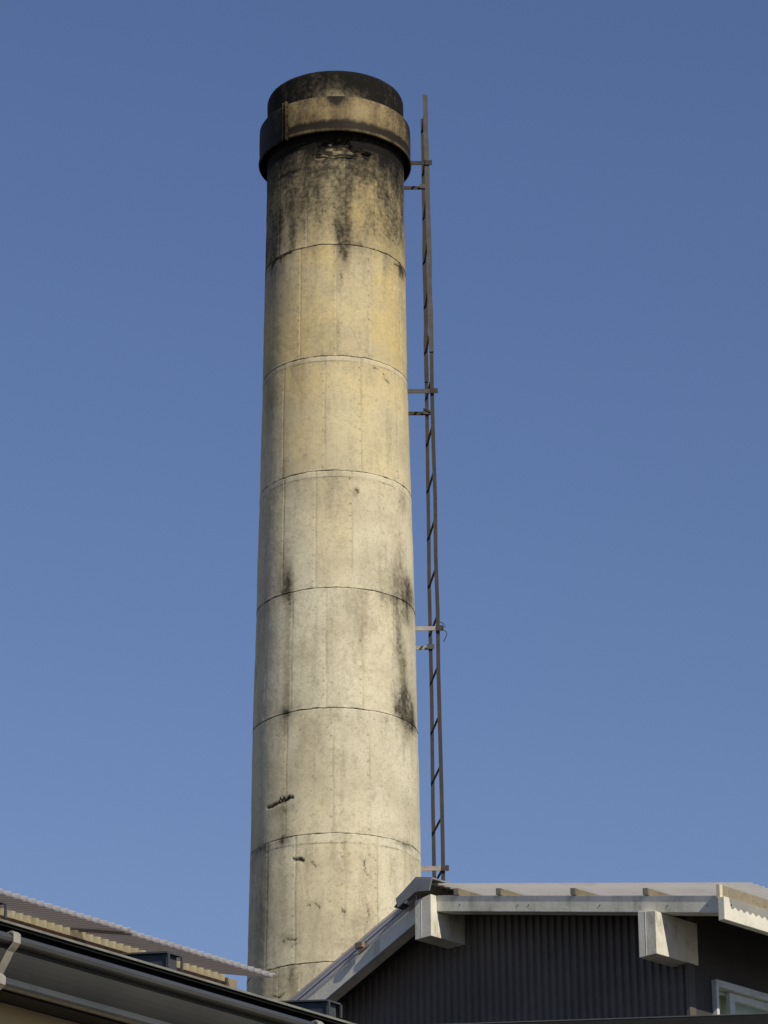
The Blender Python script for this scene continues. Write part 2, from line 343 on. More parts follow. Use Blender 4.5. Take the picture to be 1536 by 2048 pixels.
SEAM = {14.493: [559, 613, 690, 751], 13.488: [541, 600, 672, 741, 800], 12.477: [567, 650, 723, 794], 11.478: [531, 567, 631, 705, 771], 10.477: [533, 583, 652, 725, 788],
        9.469: [523, 572, 667, 740, 818], 8.464: [534, 590, 689, 756], 7.46: [556, 600]}
MIDY = {14.493: 420, 13.488: 620, 12.477: 840, 11.478: 1070, 10.477: 1300, 9.469: 1560, 8.464: 1800, 7.46: 1960}
PALE = {13.488: 0.045, 12.477: 0.055, 9.469: 0.075, 14.493: 0.0, 10.477: 0.0, 11.478: 0.0}
SPALL = [(630, 287), (655, 279), (690, 277), (712, 296), (742, 309), (738, 324), (690, 316), (624, 324), (632, 305)]
SPALL_TZ = np.array([onchim(*q) for q in SPALL])

def inside(poly, X, Y):
    r = np.zeros(X.shape, bool); k = len(poly)
    for i in range(k):
        x0, y0 = poly[i]; x1, y1 = poly[(i + 1) % k]
        c = (y0 > Y) != (y1 > Y)
        with np.errstate(divide='ignore', invalid='ignore'):
            r ^= c & (X < (x1 - x0) * (Y - y0) / (y1 - y0 + 1e-12) + x0)
    return r
def skin(TH, Z, zb, zt):
    """radius offset and wear of the chimney surface at angle TH, height Z in the lift zb..zt"""
    R = RAD(Z); A = TH * 0.62
    X, Y = R * np.sin(TH), R * np.cos(TH)
    dr = 0.010 * (fbm(X * 1.6, Y * 1.6, Z * 1.6, 3) - 0.5) + 0.005 * (fbm(X * 9, Y * 9, Z * 9, 3) - 0.5)
    soot = np.zeros(TH.shape); tint = np.zeros(TH.shape); mark = np.zeros(TH.shape); pale = np.zeros(TH.shape)
    wob = fbm(X * 14 + 5, Y * 14, Z * 5, 4)
    grit = 0.62 + 0.76 * fbm(X * 34 + 2, Y * 34, Z * 13, 4)
    for x, y, hw, hh, s in STAIN_AND_SHADE:
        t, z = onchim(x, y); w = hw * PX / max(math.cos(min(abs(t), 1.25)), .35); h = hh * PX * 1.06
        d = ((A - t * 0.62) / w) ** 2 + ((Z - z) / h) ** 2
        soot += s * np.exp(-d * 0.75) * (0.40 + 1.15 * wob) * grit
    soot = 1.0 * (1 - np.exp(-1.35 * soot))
    top = np.clip((Z - 14.42) / 1.0, 0, 1)
    soot += 0.16 * np.clip((Z - 15.12) / .25, 0, 1) + 0.20 * np.clip((Z - 14.36) / .3, 0, 1) + 0.80 * top ** 0.9 * (0.34 + 0.70 * wob) + 0.55 * np.clip((Z - 14.25) / .35, 0, 1) * (fbm(X * 5, Y * 5, Z * 2.0, 4) - .35)
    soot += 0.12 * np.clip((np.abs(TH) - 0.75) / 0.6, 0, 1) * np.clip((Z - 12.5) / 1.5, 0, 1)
    soot = np.where(Z < 15.40, np.minimum(soot, 0.50 + 0.40 * wob + 0.25 * np.clip((Z - 15.1) / .3, 0, 1)), soot)
    soot = np.where(Z > 15.47, 1.14 - 0.62 * np.exp(-((A - 0.08) / 0.25) ** 2 - ((Z - 15.85) / 0.12) ** 2) * (0.4 + wob) + 0.3 * (fbm(X * 4, Y * 4, Z * 4, 3) - .5), soot)
    tint = np.clip((Z - 11.5) / 1.9, 0, 1) * (0.55 + 0.6 * fbm(X * 3 + 9, Y * 3, Z * 2, 3)) * np.where(Z > 13.5, 1.0, 0.8) + 0.16 * np.clip((10.2 - Z) / 1.0, 0, 1) + 0.16 * np.clip(0.3 + 1.4 * (fbm(X * 2 + 3, Y * 2, Z * 2, 3) - .4), 0, 1)
    # panel seams with nail holes
    for zk, xs in SEAM.items():
        if not (zb - .02 < zk < zt - .3): continue
        for x in xs:
            t, _ = onchim(x, MIDY[zk]); d = np.abs(A - t * 0.62 + 0.006 * (vnoise(Z * 3, Z * 0 + x, Z * 0) - .5))
            ln = np.clip(1 - d / 0.007, 0, 1); brk = np.clip((vnoise(Z * 6, Z * 0 + x, Z * 0 + 3) - .25) * 2.2, 0, 1)
            dr -= 0.004 * ln
            if zk > 13.4: pale += 0.35 * ln * brk
            else: mark += 0.38 * ln * brk
            for side in (-0.016,):
                dz = np.abs(((Z - zk + x * .013) % 0.108) - .054); dd = np.abs(A - t * 0.62 - side)
                mark += 0.75 * _hash(np.floor((Z - zk + x * .013) / .108).astype(np.int64), np.full(Z.shape, int(x)), np.full(Z.shape, 3)) ** .6 * (np.clip(1.35 - np.hypot(dz, dd) / 0.0075, 0, 1))
    for zk, xs in SEAM.items():
        if zb - .02 < zk < zt - .3:
            tt = np.array(sorted(onchim(x, MIDY[zk])[0] for x in xs)); pi = np.searchsorted(tt, TH.ravel()).reshape(TH.shape)
            hp_ = _hash(pi, np.full(TH.shape, int(zk * 100)), np.full(TH.shape, 21)); soot += 0.09 * hp_; tint += 0.30 * (_hash(pi, np.full(TH.shape, int(zk * 100)), np.full(TH.shape, 33)) - .5)
    soot += 0.06 * _hash(np.full(TH.shape, int(zb * 50)), np.zeros(TH.shape, np.int64), np.zeros(TH.shape, np.int64))
    # damp, browned runs below some joints
    rn_ = np.clip(fbm(X * 10 + 31, Y * 10, Z * 0.5 + zb, 4) - .52, 0, 1) * 4; soot += 0.30 * rn_ * np.clip(1 - (zt - Z) / .55, 0, 1) * (0.5 + wob)
    # a row of holes under the joint, and a few strays
    for off, sp in ((0.07, .105), (0.16, .21)):
        dz = np.abs(Z - (zt - off)); dd = np.abs(((A + zt * .3 + off) % sp) - sp / 2)
        mark += 0.6 * np.clip(1.2 - np.hypot(dz, dd) / 0.0075, 0, 1)
    ci = np.floor(A / 0.11).astype(np.int64); cj = np.floor(Z / 0.11).astype(np.int64)
    ha = _hash(ci, cj, ci * 0 + 5); hb = _hash(ci, cj, ci * 0 + 9); hc = _hash(ci, cj, ci * 0 + 13)
    dd = np.hypot(A - (ci + .2 + .6 * ha) * .11, Z - (cj + .2 + .6 * hb) * .11)
    mark += np.where(hc > .72, 0.5, 0) * np.clip(1.1 - dd / 0.007, 0, 1)
    # joint lines
    jn = fbm(X * 16, Y * 16, Z * 0 + zt * 3, 5); jb = fbm(X * 11, Y * 11, Z * 0 + zb * 3, 4)
    mark += np.clip(1.2 - (zt - Z) / (0.004 + 0.016 * np.clip(jn - .35, 0, 1)), 0, 1) * np.clip(0.12 + (jn - .42) * 6, 0.08, 1)
    mark += np.clip(1.2 - (Z - zb) / (0.003 + 0.010 * np.clip(jb - .45, 0, 1)), 0, 1) * np.clip((jb - .42) * 4, 0, .8)
    lip = np.clip(1 - (Z - zb) / 0.02, 0, 1); dr += 0.0022 * lip ** 0.5 * (0.3 + jb)
    dr -= 0.004 * np.clip(1 - (zt - Z) / 0.012, 0, 1)
    soot += 0.16 * np.exp(-((Z - zb) / .03) ** 2) * np.clip((jb - .42) * 5, 0, 1)
    pw = PALE.get(zt, 0)
    if pw:
        e = pw * (0.9 + 0.25 * fbm(X * 4, Y * 4, Z * 0 + 7, 2)); s = np.clip((Z - (zt - e)) / .006, 0, 1)
        pale += 0.30 * s * (0.5 + fbm(X * 5, Y * 5, Z * 9, 3)); dr += 0.002 * s; ed = np.abs(Z - (zt - e))
        mark += 0.5 * np.clip(1 - ed / .007, 0, 1) * np.clip((fbm(X * 7, Y * 7, Z * 0 + 1, 3) - .42) * 5, 0, 1)
    # cracks
    jig = 0.030 * (fbm(X * 30, Y * 30, Z * 30, 3) - .5)
    for pl_, wpx in CRACK:
        q = np.array([onchim(*p) for p in pl_]); q = np.stack([q[:, 0] * .62, q[:, 1]], 1); wm = wpx * PX * .42
        best = np.full(TH.shape, 9.0)
        for (a0, z0), (a1, z1) in zip(q[:-1], q[1:]):
            L = (a1 - a0) ** 2 + (z1 - z0) ** 2 + 1e-9
            t = np.clip(((A - a0) * (a1 - a0) + (Z - z0) * (z1 - z0)) / L, 0, 1)
            best = np.minimum(best, np.hypot(A - a0 - t * (a1 - a0) + jig, Z - z0 - t * (z1 - z0) + jig))
        wv = wm * (0.35 + 1.9 * fbm(X * 26, Y * 26, Z * 26 + wpx, 3) ** 1.3)
        k = np.clip(1.5 - best / wv, 0, 1)
        mark += k * .95; dr -= 0.012 * k * min(wpx / 4, 1)
        soot += 0.30 * np.exp(-(best / .02) ** 2) * wob
    # broken patch under the band
    n2 = 0.05 * (fbm(X * 12, Y * 12, Z * 12, 4) - .5)
    ins = inside(list(SPALL_TZ), TH + n2 * 2.4, Z + n2)
    rough = fbm(X * 22, Y * 22, Z * 40, 4)
    dr = np.where(ins, dr - 0.018 - 0.030 * rough, dr); soot = np.where(ins, soot * .65 + .6 * np.clip(rough * 2 - .62, 0, 1), soot)
    # fresh flaking along the lower edge of that patch
    t, z = onchim(680, 328); fl = np.exp(-((A - t * .62) / .28) ** 2 - ((Z - z) / .025) ** 2) * (rough > .5); soot -= fl * .15
    return dr, np.clip(soot, 0, 1.3), np.clip(tint, 0, 1), np.clip(mark, 0, .95), np.clip(pale, 0, .8)

chim = thing('chimney', 'tall round concrete chimney with soot-blackened top and steel band', 'chimney', (CX, CY, 0))
def ring(zb, zt, dz, fine=True, top=False):
    th = np.radians(np.concatenate([np.arange(-98, 98.01, 0.72 if fine else 4.0), np.arange(102, 259, 4.0)]))
    nz = max(3, int(round((zt - zb) / dz)))
    zs = np.linspace(zb, zt, nz + 1)
    if fine: zs = np.unique(np.concatenate([zs, [zb + .003, zb + .012, zt - .004, zt - .012]]))
    TH, Z = np.meshgrid(th, zs)
    THw = np.where(TH > math.pi, TH - 2 * math.pi, TH)
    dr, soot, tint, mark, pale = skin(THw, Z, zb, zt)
    Rr = RAD(Z) + dr
    Zz = Z + 0.018 * (fbm(np.sin(TH) * 9, np.cos(TH) * 9, Z * 0 + zb, 5) - .5) * np.clip(1 - np.minimum(Z - zb, zt - Z) / .05, 0, 1) * (0 if top else 1) + 0
    if not fine: Zz = Z
    if top:
        e = np.clip((Z - (zt - .05)) / .05, 0, 1); Rr = Rr - 0.03 * (1 - np.sqrt(np.clip(1 - e * e, 0, 1)))
    n = len(th)
    # inward returns at the bottom and the top so that the ring is a closed shell with a thick wall
    rin = RAD(zb) - (0.16 if top else 0.05)
    def row(r, z): return np.stack([np.full(n, r) * np.sin(th), -np.full(n, r) * np.cos(th), np.full(n, z)], 1)
    body = np.stack([Rr * np.sin(TH), -Rr * np.cos(TH), Zz], 2).reshape(-1, 3)
    V = np.concatenate([row(rin, zb + .002), body, row(rin, zt - (.0 if top else .002))])
    m = len(zs) + 2
    i = np.arange(m - 1)[:, None] * n; j = np.arange(n)[None, :]; j2 = (j + 1) % n
    Fq = np.stack([i + j, i + j2, i + n + j2, i + n + j], 2).reshape(-1, 4)
    inner = np.stack([(m - 1) * n + j[0], (m - 1) * n + j2[0], j2[0], j[0]], 1)
    Fq = np.concatenate([Fq, inner])
    me = bpy.data.meshes.new('concrete_ring')
    me.vertices.add(len(V)); me.vertices.foreach_set('co', V.ravel())
    me.loops.add(Fq.size); me.loops.foreach_set('vertex_index', Fq.ravel().astype(np.int32))
    me.polygons.add(len(Fq)); me.polygons.foreach_set('loop_start', np.arange(0, Fq.size, 4, dtype=np.int32))
    me.update(calc_edges=True)
    W = np.stack([soot, tint, mark, pale], 2).reshape(-1, 4)
    e0 = np.tile(np.array([[.6, .2, 0, 0]]), (n, 1)); W = np.concatenate([e0, W, e0])
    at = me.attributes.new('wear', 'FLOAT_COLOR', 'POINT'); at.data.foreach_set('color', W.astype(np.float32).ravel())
    me.polygons.foreach_set('use_smooth', [True] * len(Fq)); me.materials.append(M['concrete'])
    o = bpy.data.objects.new('concrete_ring', me); col.objects.link(o); o.parent = chim
    return o
zz = 8.464
low = [8.464 - 1.004 * k for k in range(0, 9)]
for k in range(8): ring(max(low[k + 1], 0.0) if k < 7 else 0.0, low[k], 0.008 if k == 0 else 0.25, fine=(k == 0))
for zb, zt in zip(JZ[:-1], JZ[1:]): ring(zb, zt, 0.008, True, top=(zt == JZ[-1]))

# steel band round the top
def set_wear(o, fn):
    me = o.data; at = me.attributes.new('wear', 'FLOAT_COLOR', 'POINT')
    at.data.foreach_set('color', np.array([fn(*v.co) for v in me.vertices], np.float32).ravel())
BZ0, BZ1, BR = 15.507, 15.838, 0.637
prof = [(BR - .012, BZ0 + .004), (BR - .004, BZ0), (BR + .004, BZ0 + .006), (BR + .006, BZ0 + .02), (BR + .004, BZ0 + .036), (BR - .001, BZ0 + .045), (BR - .003, BZ0 + .07),
        (BR - .001, BZ0 + .12), (BR, BZ0 + .2), (BR - .001, BZ1 - .03), (BR - .003, BZ1 - .006), (BR - .009, BZ1), (0.56, BZ1 + .012), (0.56, BZ1 - .004), (BR - .014, BZ1 - .014), (BR - .014, BZ0 + .03)]
mb = MB(); mb.lathe(prof, 160, 0, 0, lambda t: 0.003 * math.sin(3 * t + 1) + 0.002 * math.sin(7 * t))
band = mb.build('steel_band', 'band', chim, smooth=True)
def bandwear(x, y, z):
    t = math.atan2(x, -y); h = (z - BZ0) / (BZ1 - BZ0)
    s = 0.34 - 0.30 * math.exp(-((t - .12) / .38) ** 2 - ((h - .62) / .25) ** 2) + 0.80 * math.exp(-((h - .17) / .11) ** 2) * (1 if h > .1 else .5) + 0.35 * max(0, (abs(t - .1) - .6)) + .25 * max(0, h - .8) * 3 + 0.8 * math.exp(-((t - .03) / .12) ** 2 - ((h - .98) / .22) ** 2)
    r = math.hypot(x, y)
    if r < BR - .0095 and h < .98: s = 1.2
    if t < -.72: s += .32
    return (s, 0, 0, 1)
set_wear(band, bandwear)
# bolted joint of the band: two upright flanges and bolts
tj = onchim(570, 260)[0]; tj = math.asin((570 - 671) * PX * .985 / BR)
def polar(t, r, z): return (r * math.sin(t), -r * math.cos(t), z)
for k, (dt, rr, w_, zz0, zz1) in enumerate(((-0.024, .030, .010, BZ0 - .012, BZ1 + .004), (0.024, .034, .010, BZ0 - .018, BZ1 + .010))):
    mb = MB(); t = tj + dt; d = w_ / 2 / BR
    mb.hexa([polar(t - d, BR - .006, zz0), polar(t + d, BR - .006, zz0), polar(t + d, BR + rr, zz0), polar(t - d, BR + rr, zz0),
             polar(t - d, BR - .006, zz1), polar(t + d, BR - .006, zz1), polar(t + d, BR + rr, zz1), polar(t - d, BR + rr, zz1)])
    o = mb.build('band_flange', 'band', chim, bevel=.002); set_wear(o, lambda x, y, z: (.80, 0, 0, 1))
for k in range(4):
    z = BZ0 + .04 + k * .085; mb = MB()
    a_, b_ = polar(tj - .045, BR + .018, z), polar(tj + .045, BR + .018, z); mb.tube([a_, b_], .007, 6)
    o = mb.build('bolt', 'band', chim); set_wear(o, lambda x, y, z: (.95, 0, 0, 1))
# bare reinforcing bars in the broken patch
for x0, x1, y0, yb in ((633, 708, 306, 309), (628, 726, 321, 323)):
    pts = []
    for i in range(9):
        x = x0 + (x1 - x0) * i / 8; yy = y0 + (yb - y0) * i / 8 + 3.0 * (1 if i in (3, 4) else 0)
        t, z = onchim(x, yy); pts.append((lambda q: (q[0], q[1], q[2]))(polar(t, float(RAD(z)) - .010, z)))
    MB().tube(pts, .006, 6).build('reinforcing_bar', 'rust', chim, smooth=True)

# ------------------------------------------------------------------ ladder on the chimney
lad = thing('ladder', 'narrow rusty brown steel ladder fixed upright beside the concrete chimney', 'ladder', (0, 0, 0))
YN, YF = 26.0, 26.42; KL = 26.0 / 25.79        # measured at 25.79, moved back along the sight lines
def zk_(z): return 1.6 + (z - 1.6) * KL
def xn(z): z = 1.6 + (z - 1.6) / KL; return (0.420 + (11.0 - z) * 0.0098 - (0.006 if z > 13.7 else 0)) * KL
def xf(z): z = 1.6 + (z - 1.6) / KL; return (0.367 + (11.0 - z) * 0.0042) * KL
ZS, ZT, ZL = zk_(13.66), zk_(16.075), 7.2
MB().rail((xn(ZL), YN, ZL), (xn(ZS), YN, ZS + .16), .031, .008, 1).build('rail', 'rust', lad)
MB().rail((xf(ZL), YF, ZL), (xf(ZS), YF, ZS + .05), .030, .008, 2).build('rail', 'rust', lad)
MB().rail((xn(ZS) + .001, YN - .009, ZS + .03), (xn(ZT), YN - .009, ZT), .040, .009, 3).build('rail', 'rustpipe', lad)
MB().rail((xf(ZS) + .002, YF - .009, ZS - .05), (xf(ZT) + .003, YF - .009, ZT), .036, .009, 4).build('rail', 'rust', lad)
zr0, dzr = zk_(12.223), 0.415 * KL
rung_zs = [zr0 + dzr * k for k in range(-12, 10) if ZL + .1 < zr0 + dzr * k < ZT - .1]
for z in rung_zs:
    MB().tube([(xn(z), YN + .004, z), (xf(z), YF - .004, z)], .0095, 8).build('rung', 'rust', lad, smooth=True)
for k, z in enumerate(map(zk_, (15.424, 13.335, 11.280, 9.315))):
    rn = float(RAD(z)); n_ = 'galv' if k in (2, 3) else ('rustpipe' if k == 1 else 'rust')
    xs = CX + (rn if k else BR) - .02
    MB().box(xs, xn(z) + .045, YN - .020, YN - .012, z - .018, z + .018).build('bracket', n_, lad, bevel=.001)
    MB().box(xn(z) - .012, xn(z) + .046, YN - .028, YN - .021, z - .022, z + .022).build('clamp_plate', 'rust', lad, bevel=.001)
    xs = CX + math.sqrt(rn ** 2 - (CY - YF) ** 2) - .03
    MB().box(xs, xf(z) + .028, YF + .006, YF + .014, z - .016, z + .016).build('bracket', 'galv' if k == 2 else 'rust', lad, bevel=.001)
    MB().box(xf(z) - .03, xf(z) + .03, YF - .023, YF - .015, z - .020, z + .020).build('clamp_plate', 'rustpipe', lad, bevel=.001)
def wirepts(zc): return [(xn(zc) + .02, YN - .03, zc + .05), (xn(zc) + .045, YN - .045, zc + .03), (xn(zc) + .062, YN - .03, zc + .006), (xn(zc) + .03, YN - .035, zc - .015), (xn(zc) + .06, YN - .04, zc - .03), (xn(zc) + .075, YN - .035, zc - .05), (xn(zc) + .062, YN - .03, zc - .085), (xn(zc) + .045, YN - .03, zc - .12)]
MB().tube(wirepts(zk_(11.28)), .0035, 5).build('tie_wire', 'rust', lad, smooth=True)
MB().tube([(xf(zk_(13.335)) - .03, YF - .03, zk_(13.36)), (xf(zk_(13.335)) + .0, YF - .035, zk_(13.35)), (xf(zk_(13.335)) + .03, YF - .03, zk_(13.33)), (xf(zk_(13.335)) + .045, YF - .03, zk_(13.30)), (xf(zk_(13.335)) + .02, YF - .03, zk_(13.31))], .0045, 5).build('tie_wire', 'rust', lad, smooth=True)

# ------------------------------------------------------------------ gabled house with dark siding
H = Frame(44.0, atD(862, 1830, 17.0))
hs = thing('gabled_house', 'small gabled house with dark ribbed siding and weathered white roof boards', 'house', tuple(H.O), -H.al)
UR = -0.056                                   # ridge line
MR, ML = 0.207, 0.43                          # roof pitches right and left
def btop(u): return 6.557 - MR * u if u > UR else 6.569 + ML * (u - UR)
def bbot(u): return btop(u) - 0.084
def stop(u): return btop(u) + 0.057
UW, VW, VE = 1.454, 0.25, 4.2                 # side wall, gable wall, rear
UE, UL, ULE = 1.873, -1.35, -1.70             # right eave, left wall, left eave
# gable siding: trapezoid ribs, cut to the roof slopes, sheet by sheet
pitch = 0.0473; sheet_w = pitch * 18
def ribbed_wall(u0, u1, v, ztop, zbot):
    prof = []; k0 = int(math.floor(u0 / pitch)); k1 = int(math.ceil(u1 / pitch))
    for k in range(k0, k1):
        for f_, d in ((0.0, 0), (0.30, 0), (0.46, -.011), (0.84, -.011)):
            u = (k + f_) * pitch
            if u0 - 1e-6 <= u <= u1 + 1e-6: prof.append((u, v + d))
    vs_ = []; n = len(prof)
    for z_of in (lambda u: zbot, ztop): vs_ += [(u, y, z_of(u)) for u, y in prof]
    for z_of in (lambda u: zbot, ztop): vs_ += [(u, v + .004, z_of(u)) for u, y in prof]
    fs = []
    for i in range(n - 1):
        fs += [(i, i + 1, n + i + 1, n + i), (2 * n + i + 1, 2 * n + i, 3 * n + i, 3 * n + i + 1), (n + i, n + i + 1, 3 * n + i + 1, 3 * n + i), (i + 1, i, 2 * n + i, 2 * n + i + 1)]
    fs += [(0, n, 3 * n, 2 * n), (n - 1, 2 * n + n - 1, 3 * n + n - 1, n + n - 1)]
    return MB().add(vs_, fs)
u = UL
while u < UW - .03:
    u2 = min(u + sheet_w, UW - .022)
    ribbed_wall(u, u2, VW, lambda q: btop(q) - .012, 0.0).build('siding_sheet', 'siding', hs)
    u = u2
MB().box(UW - .0212, UW + .003, VW - .016, VW + .03, 0, btop(UW) - .03).build('corner_trim', 'siding', hs, bevel=.002)
mbw = MB(); mbw.prism([(UL, 0), (UW - .05, 0), (UW - .05, btop(UW) - .03), (UR, btop(UR) - .03), (UL, btop(UL) - .03)], VW + .0045, VW + .12)
mbw.build('gable_wall', 'plainwall', hs)
# side wall around the window
w0 = H.onu(1423, 1961, UW); VWN0, ZWN1 = w0[1], w0[2]; VWN1, ZWN0 = VWN0 + 1.66, ZWN1 - 0.92
zt_ = btop(UW) - .03
for (v0, v1, z0, z1) in ((VW + .031, VWN0, 0, zt_), (VWN1, VE, 0, zt_), (VWN0, VWN1, 0, ZWN0), (VWN0, VWN1, ZWN1, zt_)):
    MB().box(UW - .10, UW, v0 + .0002, v1 - .0002, z0, z1).build('side_wall', 'plainwall', hs)
MB().box(UL, UL + .1, VW + .12, VE, 0, btop(UL) - .03).build('side_wall', 'plainwall', hs)
MB().box(UL, UW, VE + .001, VE + .12, 0, btop(UL) - .05).build('rear_wall', 'plainwall', hs)
# window: outer frame, two sliding sashes with a pane each, blind behind
win = MB().box(UW - .06, UW + .03, VWN0 + .0, VWN1, ZWN1 - .030, ZWN1 + .002).box(UW - .06, UW + .028, VWN0 + .0, VWN0 + .018, ZWN0, ZWN1 - .0302).box(UW - .06, UW + .028, VWN1 - .018, VWN1, ZWN0, ZWN1 - .0302).box(UW - .06, UW + .035, VWN0, VWN1, ZWN0 - .03, ZWN0 - .0002).build('window', 'alu', hs, bevel=.0015)
mid = VWN0 + 0.135
for k, (v0, v1, du) in enumerate(((mid, VWN1 - .02, -.012), (VWN0 + .0185, mid + .03, -.040))):
    fr = MB()
    if k == 0:
        fr.box(UW + du - .012, UW + du + .012, v0, v0 + .040, ZWN0, ZWN1 - .031)
        fr.box(UW + du - .012, UW + du + .012, v0 + .0402, v1, ZWN1 - .068, ZWN1 - .031); fr.box(UW + du - .012, UW + du + .012, v0 + .0402, v1, ZWN0, ZWN0 + .05)
    else:
        fr.box(UW + du - .012, UW + du + .012, v0, v0 + .004, ZWN0, ZWN1 - .031); fr.box(UW + du - .012, UW + du + .012, v0 + .0042, v1, ZWN1 - .045, ZWN1 - .031)
    f_ = fr.build('sash', 'alu', win, bevel=.001)
    MB().box(UW + du - .002, UW + du + .002, v0 + .0045, v1 - .001, ZWN0 + .001, ZWN1 - .046).build('pane', 'glass', win)
bl = MB(); nb = 60
for i in range(nb):
    a0, a1 = VWN0 + 1.6 * i / nb, VWN0 + 1.6 * (i + 1) / nb
    y0, y1 = UW - .064 + .005 * math.sin(i * 1.1), UW - .064 + .005 * math.sin((i + 1) * 1.1)
    bl.add([(y0, a0, ZWN0 + .002), (y1, a1, ZWN0 + .002), (y1, a1, ZWN1 - .002), (y0, a0, ZWN1 - .002)], [(0, 1, 2, 3)])
bl.build('blind', 'curtain', win, smooth=True, fix=False)
# boxed-in purlin ends
def purlin(u0, u1, zb, zt0, zt1):
    mb = MB().hexa([(u0, 0, zb - .0), (u1, 0, zb), (u1, VW + .06, zb), (u0, VW + .06, zb), (u0, 0, zt0), (u1, 0, zt1), (u1, VW + .06, zt1), (u0, VW + .06, zt0)])
    o = mb.build('purlin_end', 'white', hs, bevel=.0025)
    MB().box(u0 + .045, u0 + .047, -.0015, .001, zb + .004, zt0 - .01).build('cladding_seam', 'white', o)
    MB().box(u1 - .001, u1 + .0015, .046, .048, zb + .004, zt1 - .06).build('cladding_seam', 'white', o)
purlin(-.112, 0.0, 6.338, bbot(-.112) + .082, bbot(0) + .082)
purlin(1.349, 1.4575, 5.963, bbot(1.349) - .001, bbot(1.4575) - .001)
# barge boards (rakes), along the slope
VB0, VB1 = .042, .125
MB().prism([(0.0025, bbot(.0025)), (UE - .040, bbot(UE - .04)), (UE - .040, btop(UE - .04)), (0.0025, btop(.0025))], VB0, VB1).build('barge_board', 'white', hs, bevel=.003)
MB().prism([(ULE, bbot(ULE)), (-.1145, bbot(-.1145)), (-.1145, btop(-.1145)), (ULE, btop(ULE))], VB0, VB1).build('barge_board', 'white', hs, bevel=.003)
MB().prism([(ULE, bbot(ULE) - .006), (-.1145, bbot(-.1145) - .006), (-.1145, bbot(-.1145) - .001), (ULE, bbot(ULE) - .001)], VB0 - .004, VB0 + .012).build('drip_strip', 'alu', hs)
# roof deck underside over the overhang and the rooms
MB().prism([(UR, btop(0) - .006), (UE - .06, btop(UE - .06) - .02), (UE - .06, btop(UE - .06) - .004), (UR, btop(UR) + .008)], VB1 + .001, VE + .3).build('roof_deck', 'plainwall', hs)
MB().prism([(ULE, btop(ULE) - .02), (UR - .001, btop(UR - .001) - .02), (UR - .001, btop(UR - .001) + .004), (ULE, btop(ULE) - .004)], VB1 + .001, VE + .3).build('roof_deck', 'plainwall', hs)
# folded verge flashing closing the left rake
def strip(d0, d1, v0, v1): return MB().prism([(ULE, btop(ULE) + d0), (-.135, btop(-.135) + d0), (-.135, btop(-.135) + d1), (ULE, btop(ULE) + d1)], v0, v1)
strip(.001, .028, .036, .041).build('verge_flashing', 'verge', hs, bevel=.001)
strip(.0283, .054, .031, .041).build('verge_flashing', 'verge', hs, bevel=.001)
# eave fascia on the right and on the left
zf0, zf1 = 6.046, 6.158
MB().box(UE - .038, UE, 0.0, VE + .3, zf0, zf1).build('fascia', 'white', hs, bevel=.003)
MB().box(ULE - .03, ULE - .001, 0.02, VE + .3, bbot(ULE) - .03, btop(ULE)).build('fascia', 'white', hs, bevel=.003)
# nail heads on the boards
for v in [.05, .40, .78, 1.3, 1.8]:
    MB().tube([(UE - .002, v, zf0 + .078 - .03 * (int(v * 10) % 2)), (UE + .003, v, zf0 + .078 - .03 * (int(v * 10) % 2))], .004, 6).build('nail', 'rust', hs)
for u in (.16, .55, .62, 1.08, 1.5, 1.74):
    MB().tube([(u, VB0 + .002, btop(u) - .05), (u, VB0 - .003, btop(u) - .05)], .003, 6).build('nail', 'rust', hs)
# battens on the slopes
def batten(u, h=.036, w=.034):
    s = -MR if u > UR else ML
    z = btop(u)
    MB().hexa([(u - w / 2, VB0 - .006, z + .001 - s * w / 2), (u + w / 2, VB0 - .006, z + .001 + s * w / 2), (u + w / 2, VE + .3, z + .001 + s * w / 2), (u - w / 2, VE + .3, z + .001 - s * w / 2),
               (u - w / 2, VB0 - .006, z + h - s * w / 2), (u + w / 2, VB0 - .006, z + h + s * w / 2), (u + w / 2, VE + .3, z + h + s * w / 2), (u - w / 2, VE + .3, z + h - s * w / 2)]).build('batten', 'palewood', hs, bevel=.002)
for x in (998, 1147, 1292): batten(H.onv(x, 1781, VB0)[0])
ub_ = H.onv(722, 1889, .02)[0]
MB().box(ub_ - .026, ub_ + .026, .0, .0235, btop(ub_) + .004, btop(ub_) + .034).build('verge_clip', 'wood', hs, bevel=.002)
for u in (H.onv(722, 1889, VB0)[0], H.onv(722, 1889, VB0)[0] - .5, H.onv(722, 1889, VB0)[0] - 1.0, -.16): batten(u)
batten(.14)
# corrugated roof sheets, lapped side by side
ca = 0.0075; CP = 0.044
y = 0.021; k = 0
lr = math.hypot(1, MR); ll = math.hypot(1, ML)
while y < VE + .3:
    y2 = y + CP * 14
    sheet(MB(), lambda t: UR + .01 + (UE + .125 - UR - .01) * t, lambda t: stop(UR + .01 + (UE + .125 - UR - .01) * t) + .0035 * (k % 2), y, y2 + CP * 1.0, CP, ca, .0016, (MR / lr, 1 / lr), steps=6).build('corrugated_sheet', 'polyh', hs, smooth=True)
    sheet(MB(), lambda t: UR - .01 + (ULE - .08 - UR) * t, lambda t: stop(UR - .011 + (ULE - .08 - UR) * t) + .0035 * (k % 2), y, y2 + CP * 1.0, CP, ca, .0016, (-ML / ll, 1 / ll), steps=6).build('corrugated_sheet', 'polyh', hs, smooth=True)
    y = y2; k += 1
